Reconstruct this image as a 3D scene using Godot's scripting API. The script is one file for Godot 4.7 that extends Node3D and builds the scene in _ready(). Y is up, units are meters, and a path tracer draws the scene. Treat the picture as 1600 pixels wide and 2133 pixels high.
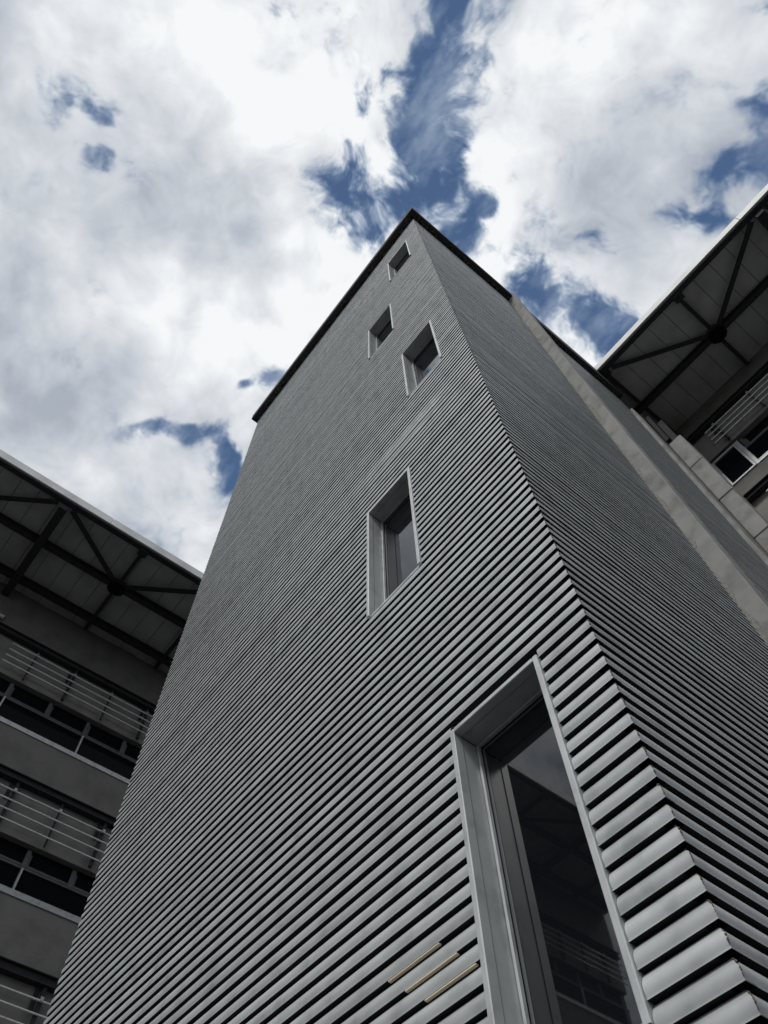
extends Node3D
# A slat-clad stair tower seen steeply from below, between two long buildings with wide eaves.
# Lengths are given in slat pitches (U metres); heights count from the eye of the camera.
# x runs along the tower's window face, z along its other face, the corner between them is x = z = 0.
const U := 0.085
const EYE := 1.5
const GROUND := -EYE / U
const FOCAL := 1570.3          # pixels of the 1600 x 2133 photograph
const RIGHT := Vector3(-0.62500125, -0.01944945, 0.78038142)
const DOWN := Vector3(0.69600246, -0.46657153, 0.54579445)
const AHEAD := Vector3(0.35348835, 0.8842696, 0.30514466)
const CAM := Vector3(-11.165, 0.0, -23.407)

var M := {}
var rng := RandomNumberGenerator.new()


func v3(x: float, y: float, z: float) -> Vector3:
	return Vector3(x * U, EYE + y * U, z * U)

func toward(px: float, py: float) -> Vector3:
	return (RIGHT * (px - 800.0) + DOWN * (py - 1066.5) + AHEAD * FOCAL).normalized()


# ---------------------------------------------------------------- helpers
func thing(called: String, label: String, category: String, group := "") -> Node3D:
	var o := Node3D.new()
	o.name = called
	add_child(o, true)
	o.set_meta("label", label)
	o.set_meta("category", category)
	if group:
		o.set_meta("group", group)
	return o

func part(parent: Node, called: String, mesh: Mesh, mat: Material, at := Vector3.ZERO) -> MeshInstance3D:
	var o := MeshInstance3D.new()
	o.name = called
	o.mesh = mesh
	o.material_override = mat
	o.position = at
	parent.add_child(o, true)
	return o

func begin() -> SurfaceTool:
	var st := SurfaceTool.new()
	st.begin(Mesh.PRIMITIVE_TRIANGLES)
	return st

func quad(st: SurfaceTool, a: Vector3, b: Vector3, c: Vector3, d: Vector3) -> void:
	var n := (c - a).cross(b - a).normalized()
	for p in [a, b, c, a, c, d]:
		st.set_normal(n)
		st.add_vertex(p)

# a box between two corners given in metres, every edge with a small chamfer when bevel > 0
func box(st: SurfaceTool, a: Vector3, b: Vector3, bevel := 0.0) -> void:
	var lo := Vector3(minf(a.x, b.x), minf(a.y, b.y), minf(a.z, b.z))
	var hi := Vector3(maxf(a.x, b.x), maxf(a.y, b.y), maxf(a.z, b.z))
	var c := (lo + hi) * 0.5
	var h := (hi - lo) * 0.5
	var e := minf(bevel, minf(h.x, minf(h.y, h.z)) * 0.9)
	var ax := [Vector3(h.x, 0, 0), Vector3(0, h.y, 0), Vector3(0, 0, h.z)]
	var ex := [Vector3(e, 0, 0), Vector3(0, e, 0), Vector3(0, 0, e)]
	for i in 3:
		var j := (i + 1) % 3
		var k := (i + 2) % 3
		for s in [-1.0, 1.0]:
			var m: Vector3 = c + ax[i] * s
			var u: Vector3 = ax[j] - ex[j]
			var w: Vector3 = ax[k] - ex[k]
			facing(st, m - u - w, m + u - w, m + u + w, m - u + w, ax[i] * s)
			if e > 0.0:
				for t in [-1.0, 1.0]:      # the chamfer between faces i and j
					var p: Vector3 = c + ax[i] * s + (ax[j] - ex[j]) * t
					var q: Vector3 = c + (ax[i] - ex[i]) * s + ax[j] * t
					facing(st, p - w, p + w, q + w, q - w, ax[i].normalized() * s + ax[j].normalized() * t)

func facing(st: SurfaceTool, a: Vector3, b: Vector3, c: Vector3, d: Vector3, out: Vector3) -> void:
	if (c - a).cross(b - a).dot(out) >= 0.0:
		quad(st, a, b, c, d)
	else:
		quad(st, a, d, c, b)

func box_mesh(a: Vector3, b: Vector3, bevel := 0.0) -> ArrayMesh:
	var st := begin()
	box(st, a, b, bevel)
	return st.commit()

# a straight bar of I-section (or a flat box when web is 1) from p to q
func bar(st: SurfaceTool, p: Vector3, q: Vector3, wide: float, deep: float, web := 1.0) -> void:
	var d := (q - p).normalized()
	var s := d.cross(Vector3.UP).normalized()
	if s.length() < 0.5:
		s = Vector3.RIGHT
	var u := s.cross(d).normalized()
	var prof: Array[Vector2] = []
	var w := wide * 0.5
	var h := deep * 0.5
	if web >= 1.0:
		prof = [Vector2(-w, -h), Vector2(w, -h), Vector2(w, h), Vector2(-w, h)]
	else:
		var t := deep * 0.09
		var b := w * web
		prof = [Vector2(-w, -h), Vector2(w, -h), Vector2(w, -h + t), Vector2(b, -h + t), Vector2(b, h - t), Vector2(w, h - t),
			Vector2(w, h), Vector2(-w, h), Vector2(-w, h - t), Vector2(-b, h - t), Vector2(-b, -h + t), Vector2(-w, -h + t)]
	var n := prof.size()
	for i in n:
		var a: Vector2 = prof[i]
		var b2: Vector2 = prof[(i + 1) % n]
		var e := b2 - a
		facing(st, p + s * a.x + u * a.y, q + s * a.x + u * a.y, q + s * b2.x + u * b2.y, p + s * b2.x + u * b2.y, s * e.y - u * e.x)
	if web >= 1.0:
		for end in [[p, -d], [q, d]]:
			var o: Vector3 = end[0]
			facing(st, o + s * -w + u * -h, o + s * w + u * -h, o + s * w + u * h, o + s * -w + u * h, end[1])
	else:
		for end in [[p, -d], [q, d]]:
			var o: Vector3 = end[0]
			for r in [[-w, -h, w, -h + deep * 0.09], [-w * web, -h + deep * 0.09, w * web, h - deep * 0.09], [-w, h - deep * 0.09, w, h]]:
				facing(st, o + s * r[0] + u * r[1], o + s * r[2] + u * r[1], o + s * r[2] + u * r[3], o + s * r[0] + u * r[3], end[1])

func bar_mesh(p: Vector3, q: Vector3, wide: float, deep: float, web := 1.0) -> ArrayMesh:
	var st := begin()
	bar(st, p, q, wide, deep, web)
	return st.commit()

func tube(st: SurfaceTool, p: Vector3, q: Vector3, r: float, n := 8) -> void:
	var d := (q - p).normalized()
	var s := d.cross(Vector3.UP)
	s = Vector3.RIGHT if s.length() < 0.1 else s.normalized()
	var u := s.cross(d)
	for i in n:
		var a := TAU * i / n
		var b := TAU * (i + 1) / n
		var na := s * cos(a) + u * sin(a)
		var nb := s * cos(b) + u * sin(b)
		for e in [[p + na * r, na], [q + nb * r, nb], [q + na * r, na], [p + na * r, na], [p + nb * r, nb], [q + nb * r, nb]]:
			st.set_normal(e[1])
			st.add_vertex(e[0])
		for e in [[p, -d, na, nb], [q, d, nb, na]]:
			for c in [e[0], e[0] + e[2] * r, e[0] + e[3] * r]:
				st.set_normal(e[1])
				st.add_vertex(c)

func tube_mesh(p: Vector3, q: Vector3, r: float, n := 8) -> ArrayMesh:
	var st := begin()
	tube(st, p, q, r, n)
	return st.commit()


# ---------------------------------------------------------------- materials
func noise_tex(seed_n: int, freq: float, ramp: Array, octaves := 5, bump := 0.0, side := 512) -> Texture2D:
	var f := FastNoiseLite.new()
	f.seed = seed_n
	f.noise_type = FastNoiseLite.TYPE_SIMPLEX_SMOOTH
	f.frequency = freq
	f.fractal_octaves = octaves
	var t := NoiseTexture2D.new()
	t.width = side
	t.height = side
	t.seamless = true
	t.noise = f
	if bump > 0.0:
		t.as_normal_map = true
		t.bump_strength = bump
	else:
		var g := Gradient.new()
		g.offsets = PackedFloat32Array()
		g.colors = PackedColorArray()
		var o := PackedFloat32Array()
		var c := PackedColorArray()
		for r in ramp:
			o.append(r[0])
			c.append(Color(r[1], r[1], r[1]) if r[1] is float else r[1])
		g.offsets = o
		g.colors = c
		t.color_ramp = g
	return t

func mat(lin: Color, rough: float, metal := 0.0, tex: Texture2D = null, size := 1.0, normal: Texture2D = null, nscale := 0.5) -> StandardMaterial3D:
	var m := StandardMaterial3D.new()
	m.albedo_color = lin.linear_to_srgb()
	m.roughness = rough
	m.metallic = metal
	m.cull_mode = BaseMaterial3D.CULL_DISABLED
	if tex or normal:
		m.uv1_triplanar = true
		m.uv1_world_triplanar = true
		m.uv1_scale = Vector3.ONE / size
	if tex:
		m.albedo_texture = tex
	if normal:
		m.normal_enabled = true
		m.normal_texture = normal
		m.normal_scale = nscale
	return m

func make_materials() -> void:
	var grime := noise_tex(3, 0.012, [[0.0, 0.80], [0.4, 0.95], [0.6, 0.98], [1.0, 1.0]])
	var mottle := noise_tex(8, 0.009, [[0.0, 0.72], [0.35, 0.86], [0.55, 0.92], [0.75, 0.97], [1.0, 1.0]], 7)
	var blotch := noise_tex(15, 0.006, [[0.0, 0.86], [0.45, 0.94], [0.6, 0.97], [1.0, 1.0]], 6)
	var peel := noise_tex(21, 0.014, [[0.0, 0.25], [0.48, 0.3], [0.53, 0.9], [1.0, 1.0]], 4)
	var stone := noise_tex(52, 0.011, [[0.0, 0.66], [0.3, 0.84], [0.5, 0.92], [0.7, 0.96], [1.0, 1.0]], 7, 0.0, 1024)
	var rough_n := noise_tex(31, 0.03, [], 5, 6.0)
	for i in 5:
		var k: float = [1.0, 0.95, 1.04, 0.91, 1.07][i]
		M["slat%d" % i] = mat(Color(0.49 * k, 0.515 * k, 0.525 * k), 0.43, 0.22, grime, 1.6)
		M["slat%d" % i].metallic_specular = 0.15
	M.trim = mat(Color(0.52, 0.545, 0.555), 0.4, 0.2, grime, 1.3)
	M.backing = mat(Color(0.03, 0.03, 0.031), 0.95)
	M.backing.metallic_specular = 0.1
	M.sash = mat(Color(0.10, 0.11, 0.12), 0.35)
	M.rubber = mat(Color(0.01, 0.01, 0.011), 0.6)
	M.glass = mat(Color(0.006, 0.007, 0.009), 0.02)
	M.glass.metallic_specular = 0.66
	M.darkglass = mat(Color(0.006, 0.007, 0.009), 0.03)
	M.darkglass.metallic_specular = 0.1
	M.concrete = mat(Color(0.275, 0.275, 0.268), 0.9, 0.0, stone, 6.1)
	M.mortar = mat(Color(0.25, 0.24, 0.22), 0.95, 0.0, mottle, 0.3, rough_n, 1.0)
	M.coping = mat(Color(0.035, 0.033, 0.032), 0.85, 0.0, mottle, 0.5, rough_n, 0.6)
	M.copinglip = mat(Color(0.075, 0.068, 0.06), 0.9, 0.0, peel, 0.6, rough_n, 1.0)
	M.steel = mat(Color(0.045, 0.045, 0.05), 0.65, 0.0, grime, 1.0)
	M.steel.metallic_specular = 0.15
	M.soffit = mat(Color(0.42, 0.42, 0.415), 0.5, 0.0, blotch, 2.5)
	M.fascia = mat(Color(0.62, 0.63, 0.63), 0.5, 0.0, blotch, 3.0)
	M.render = mat(Color(0.18, 0.174, 0.164), 0.92, 0.0, blotch, 2.2, rough_n, 0.25)
	M.panel = mat(Color(0.20, 0.194, 0.182), 0.8, 0.0, blotch, 1.4)
	M.alu = mat(Color(0.46, 0.49, 0.50), 0.35, 0.3, grime, 1.0)
	M.dullalu = mat(Color(0.07, 0.073, 0.076), 0.5, 0.0, grime, 1.0)
	M.rail = mat(Color(0.74, 0.74, 0.73), 0.3, 0.1, grime, 0.7)
	M.sealant = mat(Color(0.13, 0.095, 0.065), 0.9, 0.0, mottle, 0.1)
	M.tan = mat(Color(0.80, 0.68, 0.50), 0.6)
	M.asphalt = mat(Color(0.055, 0.054, 0.053), 0.95, 0.0, mottle, 2.0, rough_n, 0.6)
	M.kerb = mat(Color(0.12, 0.118, 0.113), 0.95, 0.0, mottle, 1.2, rough_n, 0.5)


# ---------------------------------------------------------------- sky
# openings in the cloud: direction by photo pixel, half widths in pixels, turn in degrees, depth
const HOLES := [
	[935, -20, 62, 75, 0, 1.5], [912, 95, 42, 75, 0, 1.5], [907, 195, 48, 70, 0, 1.5], [902, 285, 46, 60, 5, 1.5], [880, 360, 50, 50, 25, 1.5],
	[822, 405, 50, 40, 0, 1.1], [940, 440, 46, 36, 0, 1.1], [972, 500, 34, 36, 0, 0.9], [935, 560, 60, 40, 0, 1.0],
	[190, 312, 92, 62, -15, 0.72], [175, 230, 84, 60, 0, 0.3], [205, 330, 34, 24, -10, 0.34], [150, 316, 30, 20, 15, 0.34], [172, 232, 62, 44, 0, 0.55], [222, 262, 26, 22, 0, 0.9], [225, 365, 50, 28, 20, 0.5],
	[565, 5, 44, 20, 0, 0.7], [668, 28, 55, 22, 0, 0.7], [692, 402, 36, 58, -10, 1.4], [738, 490, 46, 34, 10, 1.2], [735, 335, 40, 50, 20, 0.75],
	[765, 215, 34, 60, 10, 0.6], [830, 120, 24, 50, 0, 0.7], [610, 70, 50, 26, 0, 0.35],
	[495, 795, 27, 20, 0, 1.6], [566, 778, 32, 24, -20, 1.5], [388, 894, 66, 20, 0, 1.5], [470, 930, 30, 40, -15, 1.3], [490, 985, 26, 40, -15, 1.2], [330, 905, 55, 26, 0, 0.55],
	[300, 840, 60, 40, 0, 0.35], [218, 622, 40, 38, 0, 0.35], [180, 760, 60, 30, 0, 0.32], [70, 630, 30, 20, 0, 0.25],
	[1014, 112, 26, 44, 5, 1.0], [968, 80, 26, 34, 0, 0.7], [985, 422, 30, 30, 0, 1.0], [1010, 385, 36, 22, -30, 0.6], [1062, 522, 40, 26, 0, 0.55], [1116, 565, 44, 26, 0, 0.75],
	[1148, 448, 40, 34, 0, 0.42], [1268, 500, 44, 34, 0, 0.42], [1205, 648, 96, 28, 8, 0.6], [1285, 664, 48, 32, 0, 0.95], [1130, 608, 50, 28, 20, 0.6],
	[1272, 716, 56, 44, 0, 1.3], [1222, 700, 40, 34, 0, 0.8], [1437, 444, 42, 30, 0, 0.95], [1512, 348, 78, 52, -30, 0.7], [1585, 345, 44, 66, 0, 0.8], [1572, 212, 46, 42, 0, 0.65],
	[1372, 350, 44, 32, -30, 0.45], [1592, 12, 40, 44, 0, 0.8], [1460, 250, 50, 40, 0, 0.3], [1100, 330, 36, 60, 20, 0.25],
]

func make_sky() -> PanoramaSkyMaterial:
	var w := 2048
	var h := 2048
	var img := Image.create(w, h, false, Image.FORMAT_RGB8)
	img.fill(Color(0.32, 0.33, 0.34))
	var big := FastNoiseLite.new()
	big.seed = 5
	big.noise_type = FastNoiseLite.TYPE_SIMPLEX_SMOOTH
	big.frequency = 2.2
	big.fractal_octaves = 4
	var fine := FastNoiseLite.new()
	fine.seed = 12
	fine.noise_type = FastNoiseLite.TYPE_SIMPLEX_SMOOTH
	fine.frequency = 8.5
	fine.fractal_octaves = 7
	fine.fractal_gain = 0.64
	var warp := FastNoiseLite.new()
	warp.seed = 40
	warp.noise_type = FastNoiseLite.TYPE_SIMPLEX_SMOOTH
	warp.frequency = 6.0
	warp.fractal_octaves = 4
	var puff := FastNoiseLite.new()
	puff.seed = 63
	puff.noise_type = FastNoiseLite.TYPE_SIMPLEX_SMOOTH
	puff.frequency = 17.0
	puff.fractal_octaves = 5
	puff.fractal_gain = 0.62
	# the openings on a coarse grid of directions
	var gw := 512
	var gh := 260
	var grid := PackedFloat32Array()
	grid.resize(gw * gh)
	for hole in HOLES:
		var c := toward(hole[0], hole[1])
		var e1 := (RIGHT - c * RIGHT.dot(c)).normalized()
		var e2 := c.cross(e1)
		if e2.dot(DOWN) < 0.0:
			e2 = -e2
		var far := Vector2(hole[0] - 800.0, hole[1] - 1066.5).length() / FOCAL
		var shrink := 1.0 / (1.0 + far * far)         # an angle from a length on the tilted plane
		var t := deg_to_rad(hole[4])
		var f1: Vector3 = (e1 * cos(t) + e2 * sin(t)) / (hole[2] / FOCAL * sqrt(shrink))
		var f2: Vector3 = (e2 * cos(t) - e1 * sin(t)) / (hole[3] / FOCAL * shrink)
		for j in gh:
			var el := PI * 0.5 * (1.0 - (j + 0.0) / 256.0)
			if absf(sin(el) - c.y) > 0.35:
				continue
			var ce := cos(el)
			for i in gw:
				var az := float(i) / gw * TAU
				var d := Vector3(sin(az) * ce, sin(el), -cos(az) * ce)
				if d.dot(c) < 0.9:
					continue
				var a := d.dot(f1)
				var b := d.dot(f2)
				var q := a * a + b * b
				if q < 9.0:
					grid[j * gw + i] += hole[5] * exp(-q * 0.75)
	for pass_y in 2064:
		var y := pass_y % 1032
		var fine_pass := pass_y >= 1032
		if not fine_pass and y % 4:
			continue
		var el := PI * (0.5 - (y + 0.5) / h)
		var ce := cos(el)
		var se := sin(el)
		for x in w:
			var az := (x + 0.5) / w * TAU
			var d := Vector3(sin(az) * ce, se, -cos(az) * ce)
			var inside := d.dot(AHEAD) > 0.70
			if inside != fine_pass or (not inside and x % 4):
				continue
			var wx := warp.get_noise_3dv(d)
			var wy := warp.get_noise_3dv(d + Vector3(9.1, 3.3, 1.7))
			var dw := d + Vector3(wx, (wx - wy) * 0.5, wy) * 0.03
			dw = dw.normalized()
			var gx := fposmod(atan2(dw.x, -dw.z) / TAU, 1.0) * gw
			var gy := acos(clampf(dw.y, -1.0, 1.0)) / (PI * 0.5) * 256.0
			var ix := int(floor(gx))
			var iy := clampi(int(floor(gy)), 0, gh - 2)
			var fx := gx - ix
			var fy := gy - iy
			var i0 := posmod(ix, gw)
			var i1 := posmod(ix + 1, gw)
			var hole := lerpf(lerpf(grid[iy * gw + i0], grid[iy * gw + i1], fx), lerpf(grid[iy * gw + gw + i0], grid[iy * gw + gw + i1], fx), fy)
			var nb := big.get_noise_3dv(dw)
			var nf := fine.get_noise_3dv(dw)
			var cover := 1.08 + nb * 0.30 - hole * 0.95
			if not inside:
				cover -= maxf(0.0, nb - 0.12) * 2.0
			var edge := 1.0 - smoothstep(0.30, 1.30, cover)
			var np := puff.get_noise_3dv(dw)
			cover += nf * (0.55 + 1.0 * edge) + np * (0.15 + 0.75 * edge) + 0.16 * edge
			var dens := smoothstep(-0.12, 0.90, cover)
			dens += (1.0 - dens) * clampf(0.10 + fine.get_noise_3dv(d * Vector3(0.5, 0.5, 1.1) + Vector3(2, 5, 3)) * 0.75, 0.0, 0.38)
			var lit := clampf(0.66 + big.get_noise_3dv(d * 1.5 + Vector3(4, 1, 7)) * 1.05 + nf * 0.34 + np * 0.22 + wx * 0.15, 0.0, 1.0)
			lit = lerpf(lit, 1.0, (1.0 - dens) * 0.5)
			var white := Color(0.67, 0.70, 0.745).lerp(Color(0.965, 0.973, 0.98), lit)
			var blue := Color(0.295, 0.392, 0.54).lerp(Color(0.52, 0.62, 0.74), pow(1.0 - se, 2.0))
			var c := blue.lerp(white, dens)
			if inside:
				img.set_pixel(x, y, c)
			else:
				img.fill_rect(Rect2i(x, y, 4, 4), c)
	var s := PanoramaSkyMaterial.new()
	s.panorama = ImageTexture.create_from_image(img)
	return s


# ---------------------------------------------------------------- slats
# section of a slat: x outward, y up, in pitches from the lower lip; each run is shaded smooth
const SECTION := [
	[Vector2(-0.026, 0.008), Vector2(-0.004, 0.0)],
	[Vector2(-0.004, 0.0), Vector2(-0.002, 0.05)],
	[Vector2(-0.002, 0.05), Vector2(-0.038, 0.066)],
	[Vector2(-0.038, 0.066), Vector2(-0.022, 0.13), Vector2(-0.004, 0.22), Vector2(0.006, 0.31), Vector2(0.004, 0.40), Vector2(-0.012, 0.49), Vector2(-0.042, 0.58), Vector2(-0.09, 0.67), Vector2(-0.15, 0.76), Vector2(-0.225, 0.85), Vector2(-0.31, 0.93), Vector2(-0.41, 1.0), Vector2(-0.54, 1.04)],
]

# one slat from a to b along a face; m0, m1 mitre its ends by that share of its depth; tip leans it out
func slat(st: SurfaceTool, face: String, y: float, a: float, b: float, m0: float, m1: float, lean := 0.0, bow := 0.0, lean_end := 99.0) -> void:
	var twist := 0.0 if lean_end > 90.0 else lean_end - lean
	for run in SECTION:
		var pts: Array[Vector2] = []
		for p in run:
			pts.append(Vector2(p.x + lean * p.y + bow, p.y))
		var n := pts.size()
		var nor: Array[Vector2] = []
		for i in n:
			var t: Vector2 = pts[mini(i + 1, n - 1)] - pts[maxi(i - 1, 0)]
			nor.append(Vector2(t.y, -t.x).normalized())
		for i in n - 1:
			var c: Array = []
			for e in [[i, 0], [i, 1], [i + 1, 1], [i + 1, 0]]:
				var p: Vector2 = pts[e[0]]
				p.x += twist * p.y * e[1]
				var q: Vector2 = nor[e[0]]
				var along := (a - p.x * m0) if e[1] == 0 else (b + p.x * m1)
				match face:
					"front": c.append([v3(along, y + p.y, -p.x), Vector3(0, q.y, -q.x)])
					"right": c.append([v3(-p.x, y + p.y, along), Vector3(-q.x, q.y, 0)])
					"left": c.append([v3(69.2 + p.x, y + p.y, along), Vector3(q.x, q.y, 0)])
			var order := [0, 1, 2, 0, 2, 3]
			if ((c[2][0] - c[0][0]) as Vector3).cross(c[1][0] - c[0][0]).dot(c[0][1]) < 0.0:
				order = [0, 2, 1, 0, 3, 2]
			for k in order:
				st.set_normal(c[k][1])
				st.add_vertex(c[k][0])

# window openings of the front: x from, x to, sill, head
const WINDOWS := [[3.6, 10.8, 13.7, 32.65], [11.58, 18.65, 52.4, 71.2], [3.8, 10.47, 90.65, 109.25], [11.35, 18.3, 128.1, 146.9], [3.74, 10.82, 166.3, 186.6]]
const TOP := 203.4
const LEFT := 69.2

func build_tower() -> void:
	var t := thing("tower", "tall tower clad in grey horizontal metal slats with five deep-set windows", "tower")
	# core and black membrane behind the slats
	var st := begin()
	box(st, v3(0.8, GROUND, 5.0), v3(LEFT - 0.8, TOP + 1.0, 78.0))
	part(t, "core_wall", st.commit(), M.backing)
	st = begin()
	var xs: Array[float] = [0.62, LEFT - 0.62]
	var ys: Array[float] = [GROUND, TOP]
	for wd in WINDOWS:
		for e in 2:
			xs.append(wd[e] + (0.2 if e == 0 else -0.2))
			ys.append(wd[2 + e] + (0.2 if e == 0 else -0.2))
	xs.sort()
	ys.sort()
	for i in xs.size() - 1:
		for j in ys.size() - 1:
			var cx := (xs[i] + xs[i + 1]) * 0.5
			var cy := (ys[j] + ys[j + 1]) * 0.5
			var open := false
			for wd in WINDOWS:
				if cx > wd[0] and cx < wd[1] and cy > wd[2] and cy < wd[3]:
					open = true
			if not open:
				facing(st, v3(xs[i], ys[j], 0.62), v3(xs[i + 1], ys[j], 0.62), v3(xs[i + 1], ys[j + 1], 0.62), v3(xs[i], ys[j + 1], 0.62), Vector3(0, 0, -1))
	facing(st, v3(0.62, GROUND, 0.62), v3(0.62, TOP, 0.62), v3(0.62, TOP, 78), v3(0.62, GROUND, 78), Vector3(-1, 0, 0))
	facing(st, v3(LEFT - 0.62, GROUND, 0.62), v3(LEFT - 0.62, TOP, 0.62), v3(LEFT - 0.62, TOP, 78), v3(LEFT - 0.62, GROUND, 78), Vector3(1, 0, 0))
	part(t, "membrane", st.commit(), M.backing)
	# black strips added under each slat, painting the shade of the gaps
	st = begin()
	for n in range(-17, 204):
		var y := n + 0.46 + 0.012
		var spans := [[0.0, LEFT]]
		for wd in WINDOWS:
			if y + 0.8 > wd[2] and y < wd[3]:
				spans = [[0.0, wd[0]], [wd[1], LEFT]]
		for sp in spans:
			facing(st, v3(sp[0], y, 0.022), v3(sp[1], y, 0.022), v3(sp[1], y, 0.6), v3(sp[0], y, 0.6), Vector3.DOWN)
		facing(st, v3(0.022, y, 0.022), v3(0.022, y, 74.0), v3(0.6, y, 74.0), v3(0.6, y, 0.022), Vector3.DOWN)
	part(t, "gap_shade", st.commit(), M.backing).set_meta("kind", "stuff")
	# slats: those that show largest one by one, the rest of each face joined
	var rest := [begin(), begin(), begin()]
	rng.seed = 77
	for n in range(-17, 204):
		var y := n + 0.46
		if y > TOP - 0.9:
			break
		var lean := rng.randf_range(-0.022, 0.022)
		var bow := rng.randf_range(-0.012, 0.012)
		var bent: bool = n in [77, 79, 80]
		if n in [96, 118, 137, 155]:
			lean = 0.035
		# front, broken where a window's frame stands in its way
		var cuts := [[0.0, LEFT, 1.0, 1.0]]
		for wd in WINDOWS:
			if y + 0.86 > wd[2] and y < wd[3]:
				cuts = [[0.0, wd[0] - 0.02, 1.0, 0.0], [wd[1] + 0.02, LEFT, 0.0, 1.0]]
		for c in cuts:
			if n >= 9 and n <= 104:
				st = begin()
				if bent:      # three slats sprung out of shape above the second window
					var at := [0.0, 4.0, 7.0, 10.0, 14.0, 18.0, 22.0, 27.0, LEFT]
					var out := [0.0, 0.0, 0.12, 0.16, 0.14, 0.08, 0.03, 0.0, 0.0]
					for k in at.size() - 1:
						slat(st, "front", y, at[k], at[k + 1], 1.0 if k == 0 else 0.0, 1.0 if k == at.size() - 2 else 0.0, out[k], 0.0, out[k + 1])
				else:
					slat(st, "front", y, c[0], c[1], c[2], c[3], lean, bow)
				part(t, "slat", st.commit(), M["slat%d" % rng.randi_range(0, 4)])
			else:
				slat(rest[0], "front", y, c[0], c[1], c[2], c[3], lean, bow)
		lean = lean * 0.3 + rng.randf_range(-0.018, 0.018)
		if n >= 9 and n <= 160:
			st = begin()
			slat(st, "right", y, 0.0, 32.96, 1.0, 0.0, lean, bow)
			part(t, "slat", st.commit(), M["slat%d" % rng.randi_range(0, 4)])
		else:
			slat(rest[1], "right", y, 0.0, 32.96, 1.0, 0.0, lean, bow)
		if y < 196.0:
			slat(rest[2], "right", y, 35.35, 73.96, 0.0, 0.0, lean, bow)
		slat(rest[2], "left", y, 0.0, 60.0, 1.0, 0.0, lean, bow)
	for r in rest:
		var o := part(t, "far_slats", r.commit(), M.slat0)
		o.set_meta("kind", "stuff")
	# brown sealant squeezed out along the corner joint
	st = begin()
	for n in range(9, 62):
		var run: Array = SECTION[3]
		var prev := Vector3.ZERO
		for i in range(1, run.size() - 2):
			var p: Vector2 = run[i]
			var j := rng.randf_range(-0.012, 0.012)
			var q := v3(-p.x - 0.004 + j * 0.5, n + 0.46 + p.y + j, -p.x - 0.004 - j * 0.4)
			if i > 1 and rng.randf() < 0.86:
				tube(st, prev, q, rng.randf_range(0.012, 0.042) * U, 5)
			prev = q
	part(t, "corner_sealant", st.commit(), M.sealant).set_meta("kind", "stuff")
	# windows
	for i in WINDOWS.size():
		window(t, WINDOWS[i], i)
	# roof slab with its dark overhang, in two lengths either side of the pilaster
	st = begin()
	box(st, v3(-1.75, TOP, -1.75), v3(LEFT + 1.0, TOP + 3.2, 33.0), 0.012)
	part(t, "coping", st.commit(), M.coping)
	st = begin()
	box(st, v3(-1.4, 197.0, 35.5), v3(4.0, TOP + 2.0, 73.8), 0.012)
	part(t, "coping", st.commit(), M.coping)
	for run in [["x", 0.0, LEFT, TOP, 1.5], ["z", 0.0, 33.0, TOP, 1.5], ["z", 35.5, 73.0, 197.0, 1.2]]:
		var o := part(t, "mortar_strip", ragged(run[0], run[1], run[2], run[3], run[4]), M.copinglip)
		o.set_meta("kind", "stuff")
	# concrete pilasters on the other face
	st = begin()
	box(st, v3(-2.15, GROUND, 33.0), v3(0.6, 206.5, 35.3), 0.012)
	var pil := part(t, "pilaster", st.commit(), M.concrete)
	part(pil, "mortar_edge", mortar_edge(33.0, 196.0), M.mortar)
	st = begin()
	box(st, v3(-0.75, GROUND, 74.0), v3(0.6, 189.0, 78.0), 0.012)
	part(t, "pilaster", st.commit(), M.concrete)
	part(t, "link_wall", box_mesh(v3(0.4, GROUND, 78.0), v3(4.0, 205.0, 98.0)), M.concrete)

# uneven mortar along the top of the slats, hanging just under the coping
func ragged(axis: String, a: float, b: float, y: float, deep: float) -> ArrayMesh:
	var st := begin()
	var f := FastNoiseLite.new()
	f.seed = 9
	f.frequency = 0.16
	f.fractal_octaves = 4
	var n := int((b - a) / 0.35)
	var last: Array = []
	for i in n + 1:
		var s := lerpf(a, b, float(i) / n)
		var w := clampf(0.62 + f.get_noise_1d(s + a * 3.1) * 1.5, 0.12, 0.97) * deep
		var drop := 0.10 + 0.10 * f.get_noise_1d(s * 2.0 + 50.0)
		var now: Array
		if axis == "x":
			now = [v3(s, y - drop - 0.25, 0.2), v3(s, y - drop - 0.15, -w * 0.6), v3(s, y + 0.01, -w)]
		else:
			now = [v3(0.2, y - drop - 0.25, s), v3(-w * 0.6, y - drop - 0.15, s), v3(-w, y + 0.01, s)]
		if i:
			for k in 2:
				facing(st, last[k], now[k], now[k + 1], last[k + 1], Vector3(0, -1, 0))
		last = now
	return st.commit()

# mortar smeared unevenly down the pilaster's edge beside the slats
func mortar_edge(z: float, top: float) -> ArrayMesh:
	var st := begin()
	var f := FastNoiseLite.new()
	f.seed = 4
	f.frequency = 0.11
	f.fractal_octaves = 5
	f.fractal_gain = 0.6
	var n := 620
	var last: Array = []
	for i in n + 1:
		var y := lerpf(20.0, top, float(i) / n)
		var w := clampf(0.22 + f.get_noise_1d(y) * 0.75, 0.03, 0.9)
		if y > 112.0 and y < 122.0:
			w = clampf(w + 0.45 * sin((y - 112.0) / 10.0 * PI), 0.03, 1.0)
		var now := [v3(0.04, y, z - 0.10), v3(-w + 0.05, y, z - 0.07), v3(-w, y, z + 0.002)]
		if i:
			for k in 2:
				facing(st, last[k], now[k], now[k + 1], last[k + 1], Vector3(0, 0, -1))
		last = now
	return st.commit()

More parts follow.
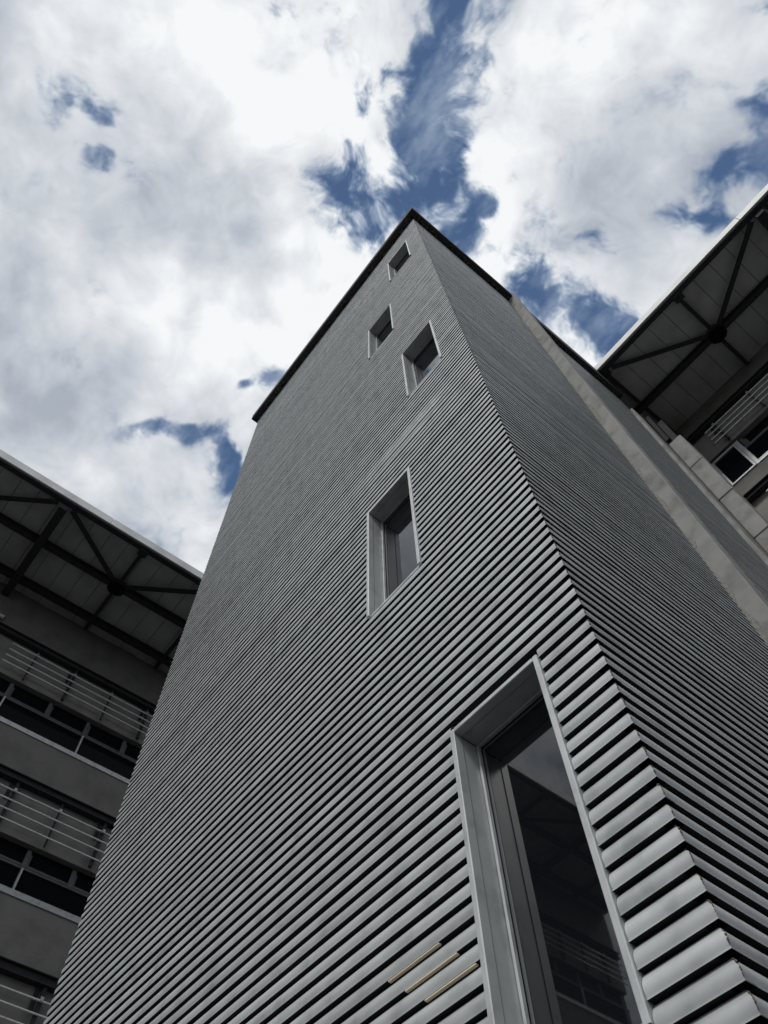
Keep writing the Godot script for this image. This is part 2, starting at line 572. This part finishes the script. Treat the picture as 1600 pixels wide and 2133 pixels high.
func window(t: Node3D, wd: Array, i: int) -> void:
	var w := Node3D.new()
	w.name = "window"
	t.add_child(w, true)
	var x0: float = wd[0]
	var x1: float = wd[1]
	var y0: float = wd[2]
	var y1: float = wd[3]
	var f := 0.34      # breadth of the flange
	var z0 := -0.16    # its face
	var zr := 1.8      # depth of the lining
	var e := 0.004
	for r in [[x0, x0 + f, y0, y1, z0], [x1 - f, x1, y0, y1, z0], [x0 + f + 0.01, x1 - f - 0.01, y1 - f, y1, z0], [x0 + f + 0.01, x1 - f - 0.01, y0, y0 + f, 0.12]]:
		part(w, "flange", box_mesh(v3(r[0], r[2], r[4]), v3(r[1], r[3], 0.5), e), M.trim)
	for r in [[x0 + 0.1, x0 + f - 0.03, y0 + f, y1 - f], [x1 - f + 0.03, x1 - 0.1, y0 + f, y1 - f], [x0 + f, x1 - f, y1 - f + 0.03, y1 - 0.1], [x0 + f, x1 - f, y0 + 0.1, y0 + f - 0.03]]:
		part(w, "lining", box_mesh(v3(r[0], r[2], 0.51), v3(r[1], r[3], zr + 0.9)), M.trim)
	# a bright stop bead, then the dark sash and the pane
	var a := x0 + f
	var b := x1 - f
	var c := y0 + f
	var d := y1 - f
	for q in [[0.0, 0.16, zr - 0.25, zr, "trim", "stop_bead"], [0.0, 0.12, zr + 0.01, zr + 0.4, "rubber", "seal"], [0.12, 0.3, zr + 0.1, zr + 0.5, "sash", "sash"]]:
		var o: float = q[0]
		var p: float = q[1]
		for r in [[a + o, a + p, c + o, d - o], [b - p, b - o, c + o, d - o], [a + p, b - p, d - p, d - o], [a + p, b - p, c + o, c + p]]:
			part(w, q[5], box_mesh(v3(r[0], r[2], q[2]), v3(r[1], r[3], q[3]), 0.002), M[q[4]])
	part(w, "pane", box_mesh(v3(a + 0.28, c + 0.28, zr + 0.16), v3(b - 0.28, d - 0.28, zr + 0.28)), M.glass)
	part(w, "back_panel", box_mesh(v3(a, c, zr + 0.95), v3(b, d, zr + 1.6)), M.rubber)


# ---------------------------------------------------------------- the two long buildings
# own axes: x along the eave, y up, z outward from the wall; all in pitches
func g(x: float, y: float, z: float) -> Vector3:
	return Vector3(x * U, y * U, z * U)

func build_gallery(o: Node3D, s: Dictionary) -> void:
	var x0: float = s.x0
	var x1: float = s.x1
	var H: float = s.soffit
	var E: float = s.eave
	rng.seed = s.seed
	# roof sheet, ceiling panels, fascia
	part(o, "roof", box_mesh(g(x0, H + 0.7, -30), g(x1, H + 1.5, E - 0.4)), M.steel)
	var pw := 5.4
	var variants: Array[ArrayMesh] = [box_mesh(g(0.05, 0, 0.0), g(pw - 0.05, 0.35, E - 0.9), 0.006)]
	var x: float = x0
	while x + pw <= x1:
		part(o, "ceiling_panel", variants[0], M.soffit, g(x, H + rng.randf_range(0.0, 0.12), 0.02))
		x += pw
	x = x0
	while x < x1:
		var e := minf(x + 66.0, x1)
		part(o, "fascia", box_mesh(g(x + 0.04, H - 1.2, E - 0.4), g(e - 0.04, H + 1.75, E + 0.1), 0.006), M.fascia)
		part(o, "drip_strip", box_mesh(g(x + 0.04, H - 1.55, E - 0.75), g(e - 0.04, H - 1.2, E - 0.25)), M.dullalu)
		x = e
	# steel frame under the roof
	part(o, "edge_beam", bar_mesh(g(x0, H - 0.95, E - 1.4), g(x1, H - 0.95, E - 1.4), 1.1 * U, 1.7 * U, 0.2), M.steel)
	for z in s.purlins:
		part(o, "purlin", bar_mesh(g(x0, H - 1.3, z), g(x1, H - 1.3, z), 1.6 * U, 2.1 * U, 0.15), M.steel)
	var z2: float = s.purlins[0]
	var k := 0
	x = s.frame
	while x - s.step > x0:
		x -= s.step
		k -= 1
	while x < x1:
		var thick: bool = posmod(k, 3) == s.thick
		if thick:
			part(o, "rafter", bar_mesh(g(x, H - 3.3, 0.3), g(x, H - 3.3, E - 1.6), 2.2 * U, 2.0 * U), M.steel)
		else:
			part(o, "cross_tie", bar_mesh(g(x, H - 1.0, s.tie), g(x, H - 1.0, E - 2.1), 1.0 * U, 1.1 * U), M.steel)
			part(o, "gusset", box_mesh(g(x - 1.3, H - 2.2, E - 3.4), g(x + 1.3, H - 1.0, E - 1.2)), M.steel)
		if posmod(k, 2) == s.node:
			var st := begin()
			var pts: Array[Vector3] = []
			for c in [[-2.4, -1.2], [-1.2, -2.2], [1.2, -2.2], [2.4, -1.2], [2.4, 1.2], [1.2, 2.2], [-1.2, 2.2], [-2.4, 1.2]]:
				pts.append(g(x + c[0], H - 2.75, z2 + c[1]))
			for i in 8:
				var p := pts[i]
				var q := pts[(i + 1) % 8]
				var up := Vector3(0, 1.6 * U, 0)
				facing(st, p, q, q + up, p + up, p - g(x, H - 2.75, z2))
				var mid := g(x, H - 2.75, z2)
				facing(st, p, q, mid, mid, Vector3.DOWN)
			part(o, "gusset", st.commit(), M.steel)
			for sgn in [-1.0, 1.0]:
				part(o, "brace", bar_mesh(g(x + sgn * 2.2, H - 1.9, z2 + 1.6), g(x + sgn * (s.step - 2.2), H - 1.9, E - 2.4), 1.0 * U, 1.0 * U), M.steel)
		x += s.step
		k += 1
	# walls, bands of glass and their sunshade rails, storey by storey
	var rows: Array = s.rows
	part(o, "wall", box_mesh(g(x0, rows[0].beam, -3), g(x1, H, 0)), M.render)
	for i in rows.size():
		var r: Dictionary = rows[i]
		var B: float = r.beam
		var head: float = r.head
		var sill: float = r.sill
		var below: float = rows[i + 1].beam if i + 1 < rows.size() else GROUND
		part(o, "beam", bar_mesh(g(x0, B - 1.0, 0.95), g(x1, B - 1.0, 0.95), 1.8 * U, 2.0 * U, 0.2), M.steel)
		part(o, "wall", box_mesh(g(x0, head, -3), g(x1, B - 0.02, 0)), M.panel)
		var foot: float = below + 0.02
		part(o, "wall", box_mesh(g(x0, foot, -3), g(x1, sill, 0)), M.render)
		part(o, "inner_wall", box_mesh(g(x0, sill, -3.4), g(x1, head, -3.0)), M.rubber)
		part(o, "sill", box_mesh(g(s.win0, sill + 0.02, -1.6), g(x1, sill + 1.35, 0.12), 0.004), M.alu)
		part(o, "sill_edge", box_mesh(g(s.win0, sill - 0.12, 0.02), g(x1, sill + 0.1, 0.3), 0.003), M.alu)
		# glazing: long panes between mullions, a rail near the top
		var m: float = s.mull
		while m > s.win0 + s.mstep:
			m -= s.mstep
		var idx := int(round((m - s.mull) / s.mstep))
		var rail: float = r.rail
		var left: float = s.win0
		while left < x1:
			var right := minf(m, x1)
			if right > left + 0.3:
				part(o, "pane", box_mesh(g(left, sill + 1.0, -1.62), g(right, rail, -1.5)), M.darkglass)
				part(o, "pane", box_mesh(g(left, rail + 1.3, -1.82), g(right, head, -1.7)), M.darkglass)
				part(o, "transom", box_mesh(g(left, rail, -1.6), g(right, rail + 0.55, -1.1), 0.003), M.dullalu)
				part(o, "transom", box_mesh(g(left, rail + 0.75, -1.8), g(right, rail + 1.3, -1.3), 0.003), M.dullalu)
			if m < x1:
				if posmod(idx, 2) == 0:
					part(o, "mullion", box_mesh(g(m - 0.22, sill + 1.0, -1.5), g(m + 0.22, rail, -0.6), 0.004), M.alu)
				part(o, "mullion", box_mesh(g(m - 0.5, rail - 0.1, -1.6), g(m + 0.5, head - 0.6, -0.95), 0.004), M.dullalu)
				part(o, "mullion", box_mesh(g(m + 0.51, rail + 0.6, -1.6), g(m + 1.0, head - 1.3, -1.2), 0.004), M.dullalu)
			left = right
			m += s.mstep
			idx += 1
		# rails in front of the panel above the glass
		for seg in s.rails:
			for ty in r.tubes:
				part(o, "rail", tube_mesh(g(seg[0], ty, 1.5), g(minf(seg[1], x1), ty, 1.5), 0.21 * U, 8), M.rail)
			var px: float = s.post
			while px > seg[0] + s.pstep:
				px -= s.pstep
			var j := int(round((px - s.post) / s.pstep))
			while px < seg[1]:
				if px > seg[0]:
					var wide := 0.75 if posmod(j, 2) == 0 else 0.34
					part(o, "post", box_mesh(g(px - wide * 0.5, head + 0.2, 0.55), g(px + wide * 0.5, B - 2.0, 1.28), 0.003), M.steel)
					if wide > 0.5:
						part(o, "post", box_mesh(g(px - 1.5, B - 6.5, 0.05), g(px - 0.7, B - 2.0, 0.5), 0.003), M.steel)
					part(o, "clamp", box_mesh(g(px - 0.32, r.tubes[0] - 0.1, 1.3), g(px + 0.32, r.tubes[0] + 0.75, 1.75), 0.003), M.alu)
				px += s.pstep
				j += 1


func build_buildings() -> void:
	var a := thing("gallery_building", "long grey building with braced eave and stacked rows of rails over window bands", "building", "buildings with braced eaves")
	a.position = v3(148.5, 0, 0)
	a.rotation_degrees.y = -90.0
	var rows := []
	for b in [[168.8, 164.3, 2.25, 155.0, 149.3, 141.2], [129.1, 124.3, 2.4, 115.1, 110.0, 103.1], [90.5, 85.7, 2.4, 76.8, 71.6, 64.6], [51.8, 47.0, 2.4, 38.0, 33.0, 26.0], [13.0, 8.2, 2.4, -0.6, -5.5, -12.0]]:
		rows.append({"beam": b[0], "tubes": [b[1], b[1] - b[2], b[1] - 2 * b[2], b[1] - 3 * b[2]], "head": b[3], "rail": b[4], "sill": b[5]})
	build_gallery(a, {"x0": -215.0, "x1": 62.0, "soffit": 184.5, "eave": 37.1, "purlins": [20.4, 5.6], "tie": 1.0, "frame": -29.3, "step": 23.9, "thick": 0, "node": 1, "rows": rows,
		"win0": -215.0, "mull": -14.5, "mstep": 11.0, "rails": [[-215.0, -120.0], [-118.0, -26.5], [-20.2, 62.0]], "post": -1.8, "pstep": 11.3, "seed": 3})
	var b := thing("gallery_building", "grey building with braced eave and square aluminium casement beside the block column", "building", "buildings with braced eaves")
	b.position = v3(0, 0, 98)
	b.rotation_degrees.y = 180.0
	rows = []
	for r in [[195.2, 190.9, 2.27, 181.8, 176.6, 166.9], [159.2, 155.0, 2.27, 145.9, 140.7, 131.0], [121.0, 116.8, 2.27, 107.7, 102.5, 93.0], [83.0, 78.8, 2.27, 69.7, 64.5, 55.0], [45.0, 40.8, 2.27, 31.7, 26.5, 17.0]]:
		rows.append({"beam": r[0], "tubes": [r[1], r[1] - r[2], r[1] - 2 * r[2], r[1] - 3 * r[2]], "head": r[3], "rail": r[4], "sill": r[5]})
	build_gallery(b, {"x0": -14.0, "x1": 200.0, "soffit": 205.0, "eave": 32.2, "purlins": [14.2], "tie": 0.2, "frame": 2.4, "step": 26.6, "thick": 2, "node": 1, "rows": rows,
		"win0": 12.2, "mull": 24.0, "mstep": 11.0, "rails": [[8.1, 200.0]], "post": 11.2, "pstep": 11.6, "seed": 6})
	# the casement at the near end of each storey
	for r in rows:
		var w := Node3D.new()
		w.name = "casement"
		b.add_child(w, true)
		var y0: float = r.sill
		var y1: float = r.sill + 13.1
		for q in [[3.4, 4.15, y0, y1], [10.5, 11.15, y0, y1], [4.15, 10.5, y1 - 0.8, y1], [4.15, 10.5, y0, y0 + 0.6]]:
			part(w, "frame", box_mesh(g(q[0], q[2], -0.4), g(q[1], q[3], 0.35), 0.004), M.alu)
		part(w, "pane", box_mesh(g(4.15, y0 + 0.6, -0.2), g(10.5, y1 - 0.8, -0.1)), M.darkglass)
		part(w, "jamb", box_mesh(g(11.2, y0, -0.6), g(12.2, y1 + 0.2, 0.2), 0.004), M.alu)
		part(b, "wall", box_mesh(g(0.0, y0, -3), g(3.4, r.head, 0)), M.render)


func build_rest() -> void:
	var c := thing("block_column", "weathered concrete block column where the tower meets the building with the casement", "column")
	var y := 169.6
	var hgt := 16.1
	rng.seed = 19
	while y > GROUND:
		var lo := maxf(y - (14.1 if y > 169.0 else hgt), GROUND)
		var j := rng.randf_range(-0.05, 0.05)
		part(c, "block", box_mesh(v3(-4.5 + j, lo + 0.05, 78.2 + j), v3(-0.85, y, 84.0), 0.02), M.concrete)
		y = lo
	part(c, "core", box_mesh(v3(-4.3, GROUND, 78.5), v3(-0.95, 169.0, 83.8)), M.mortar)
	var lamp := thing("wall_lamp", "small pale wall lamp under the braced eave near the end of the top rails", "lamp")
	part(lamp, "base", box_mesh(v3(148.5, 171.2, -27.9), v3(148.2, 173.0, -25.6), 0.004), M.dullalu)
	part(lamp, "cover", tube_mesh(v3(147.9, 172.1, -27.6), v3(147.9, 172.1, -25.9), 0.55 * U, 12), M.fascia)
	part(c, "bracket", box_mesh(v3(-3.7, 169.6, 78.6), v3(-2.2, 181.5, 80.5), 0.006), M.steel)
	part(c, "bracket", box_mesh(v3(-2.0, 172.0, 78.6), v3(-1.0, 188.0, 79.5), 0.006), M.steel)
	for q in [[17.1, 13.36, 21.46, "topmost"], [15.9, 12.28, 20.46, "middle one"], [14.6, 11.2, 19.46, "lowest"]]:
		var o := part(self, "packing_strip", box_mesh(v3(q[0], q[2] - 0.10, 0.0), v3(q[1], q[2] - 0.01, 0.2), 0.002), M.tan)
		o.set_meta("label", "%s of three short tan strips tucked into slat gaps beside the lowest tower window" % q[3])
		o.set_meta("category", "strip")
		o.set_meta("group", "tan strips in the slat gaps")


func build_ground() -> void:
	var g1 := part(self, "ground", box_mesh(Vector3(-400, -0.5, -400), Vector3(400, 0.0, 400)), M.asphalt)
	g1.set_meta("kind", "structure")
	var k := part(self, "pavement", box_mesh(v3(-5, GROUND, -6) * Vector3(1, 0, 1), Vector3(0.0, 0.12, 0.0) + v3(LEFT + 6, GROUND, 78) * Vector3(1, 0, 1), 0.02), M.kerb)
	k.set_meta("kind", "structure")


func _ready() -> void:
	var cam := Camera3D.new()
	cam.name = "camera"
	cam.transform = Transform3D(Basis(RIGHT, -DOWN, -AHEAD).orthonormalized(), v3(CAM.x, CAM.y, CAM.z))
	cam.fov = rad_to_deg(2.0 * atan(1066.5 / FOCAL))
	cam.near = 0.05
	cam.far = 2000.0
	add_child(cam)
	cam.current = true
	var env := Environment.new()
	env.background_mode = Environment.BG_SKY
	env.sky = Sky.new()
	env.sky.sky_material = make_sky()
	env.background_energy_multiplier = 1.0
	env.tonemap_mode = Environment.TONE_MAPPER_LINEAR
	env.tonemap_exposure = 1.0
	env.sdfgi_enabled = true
	env.ssao_enabled = true
	env.ssil_enabled = true
	var we := WorldEnvironment.new()
	we.name = "environment"
	we.environment = env
	add_child(we)
	var sun := DirectionalLight3D.new()
	sun.name = "sun"
	sun.light_energy = 0.62
	sun.light_angular_distance = 14.0
	sun.light_color = Color(1.0, 0.985, 0.96)
	sun.shadow_enabled = true
	add_child(sun)
	sun.look_at_from_position(Vector3(-2.0, 8.6, -7.6), Vector3.ZERO)
	make_materials()
	build_ground()
	build_tower()
	build_buildings()
	build_rest()
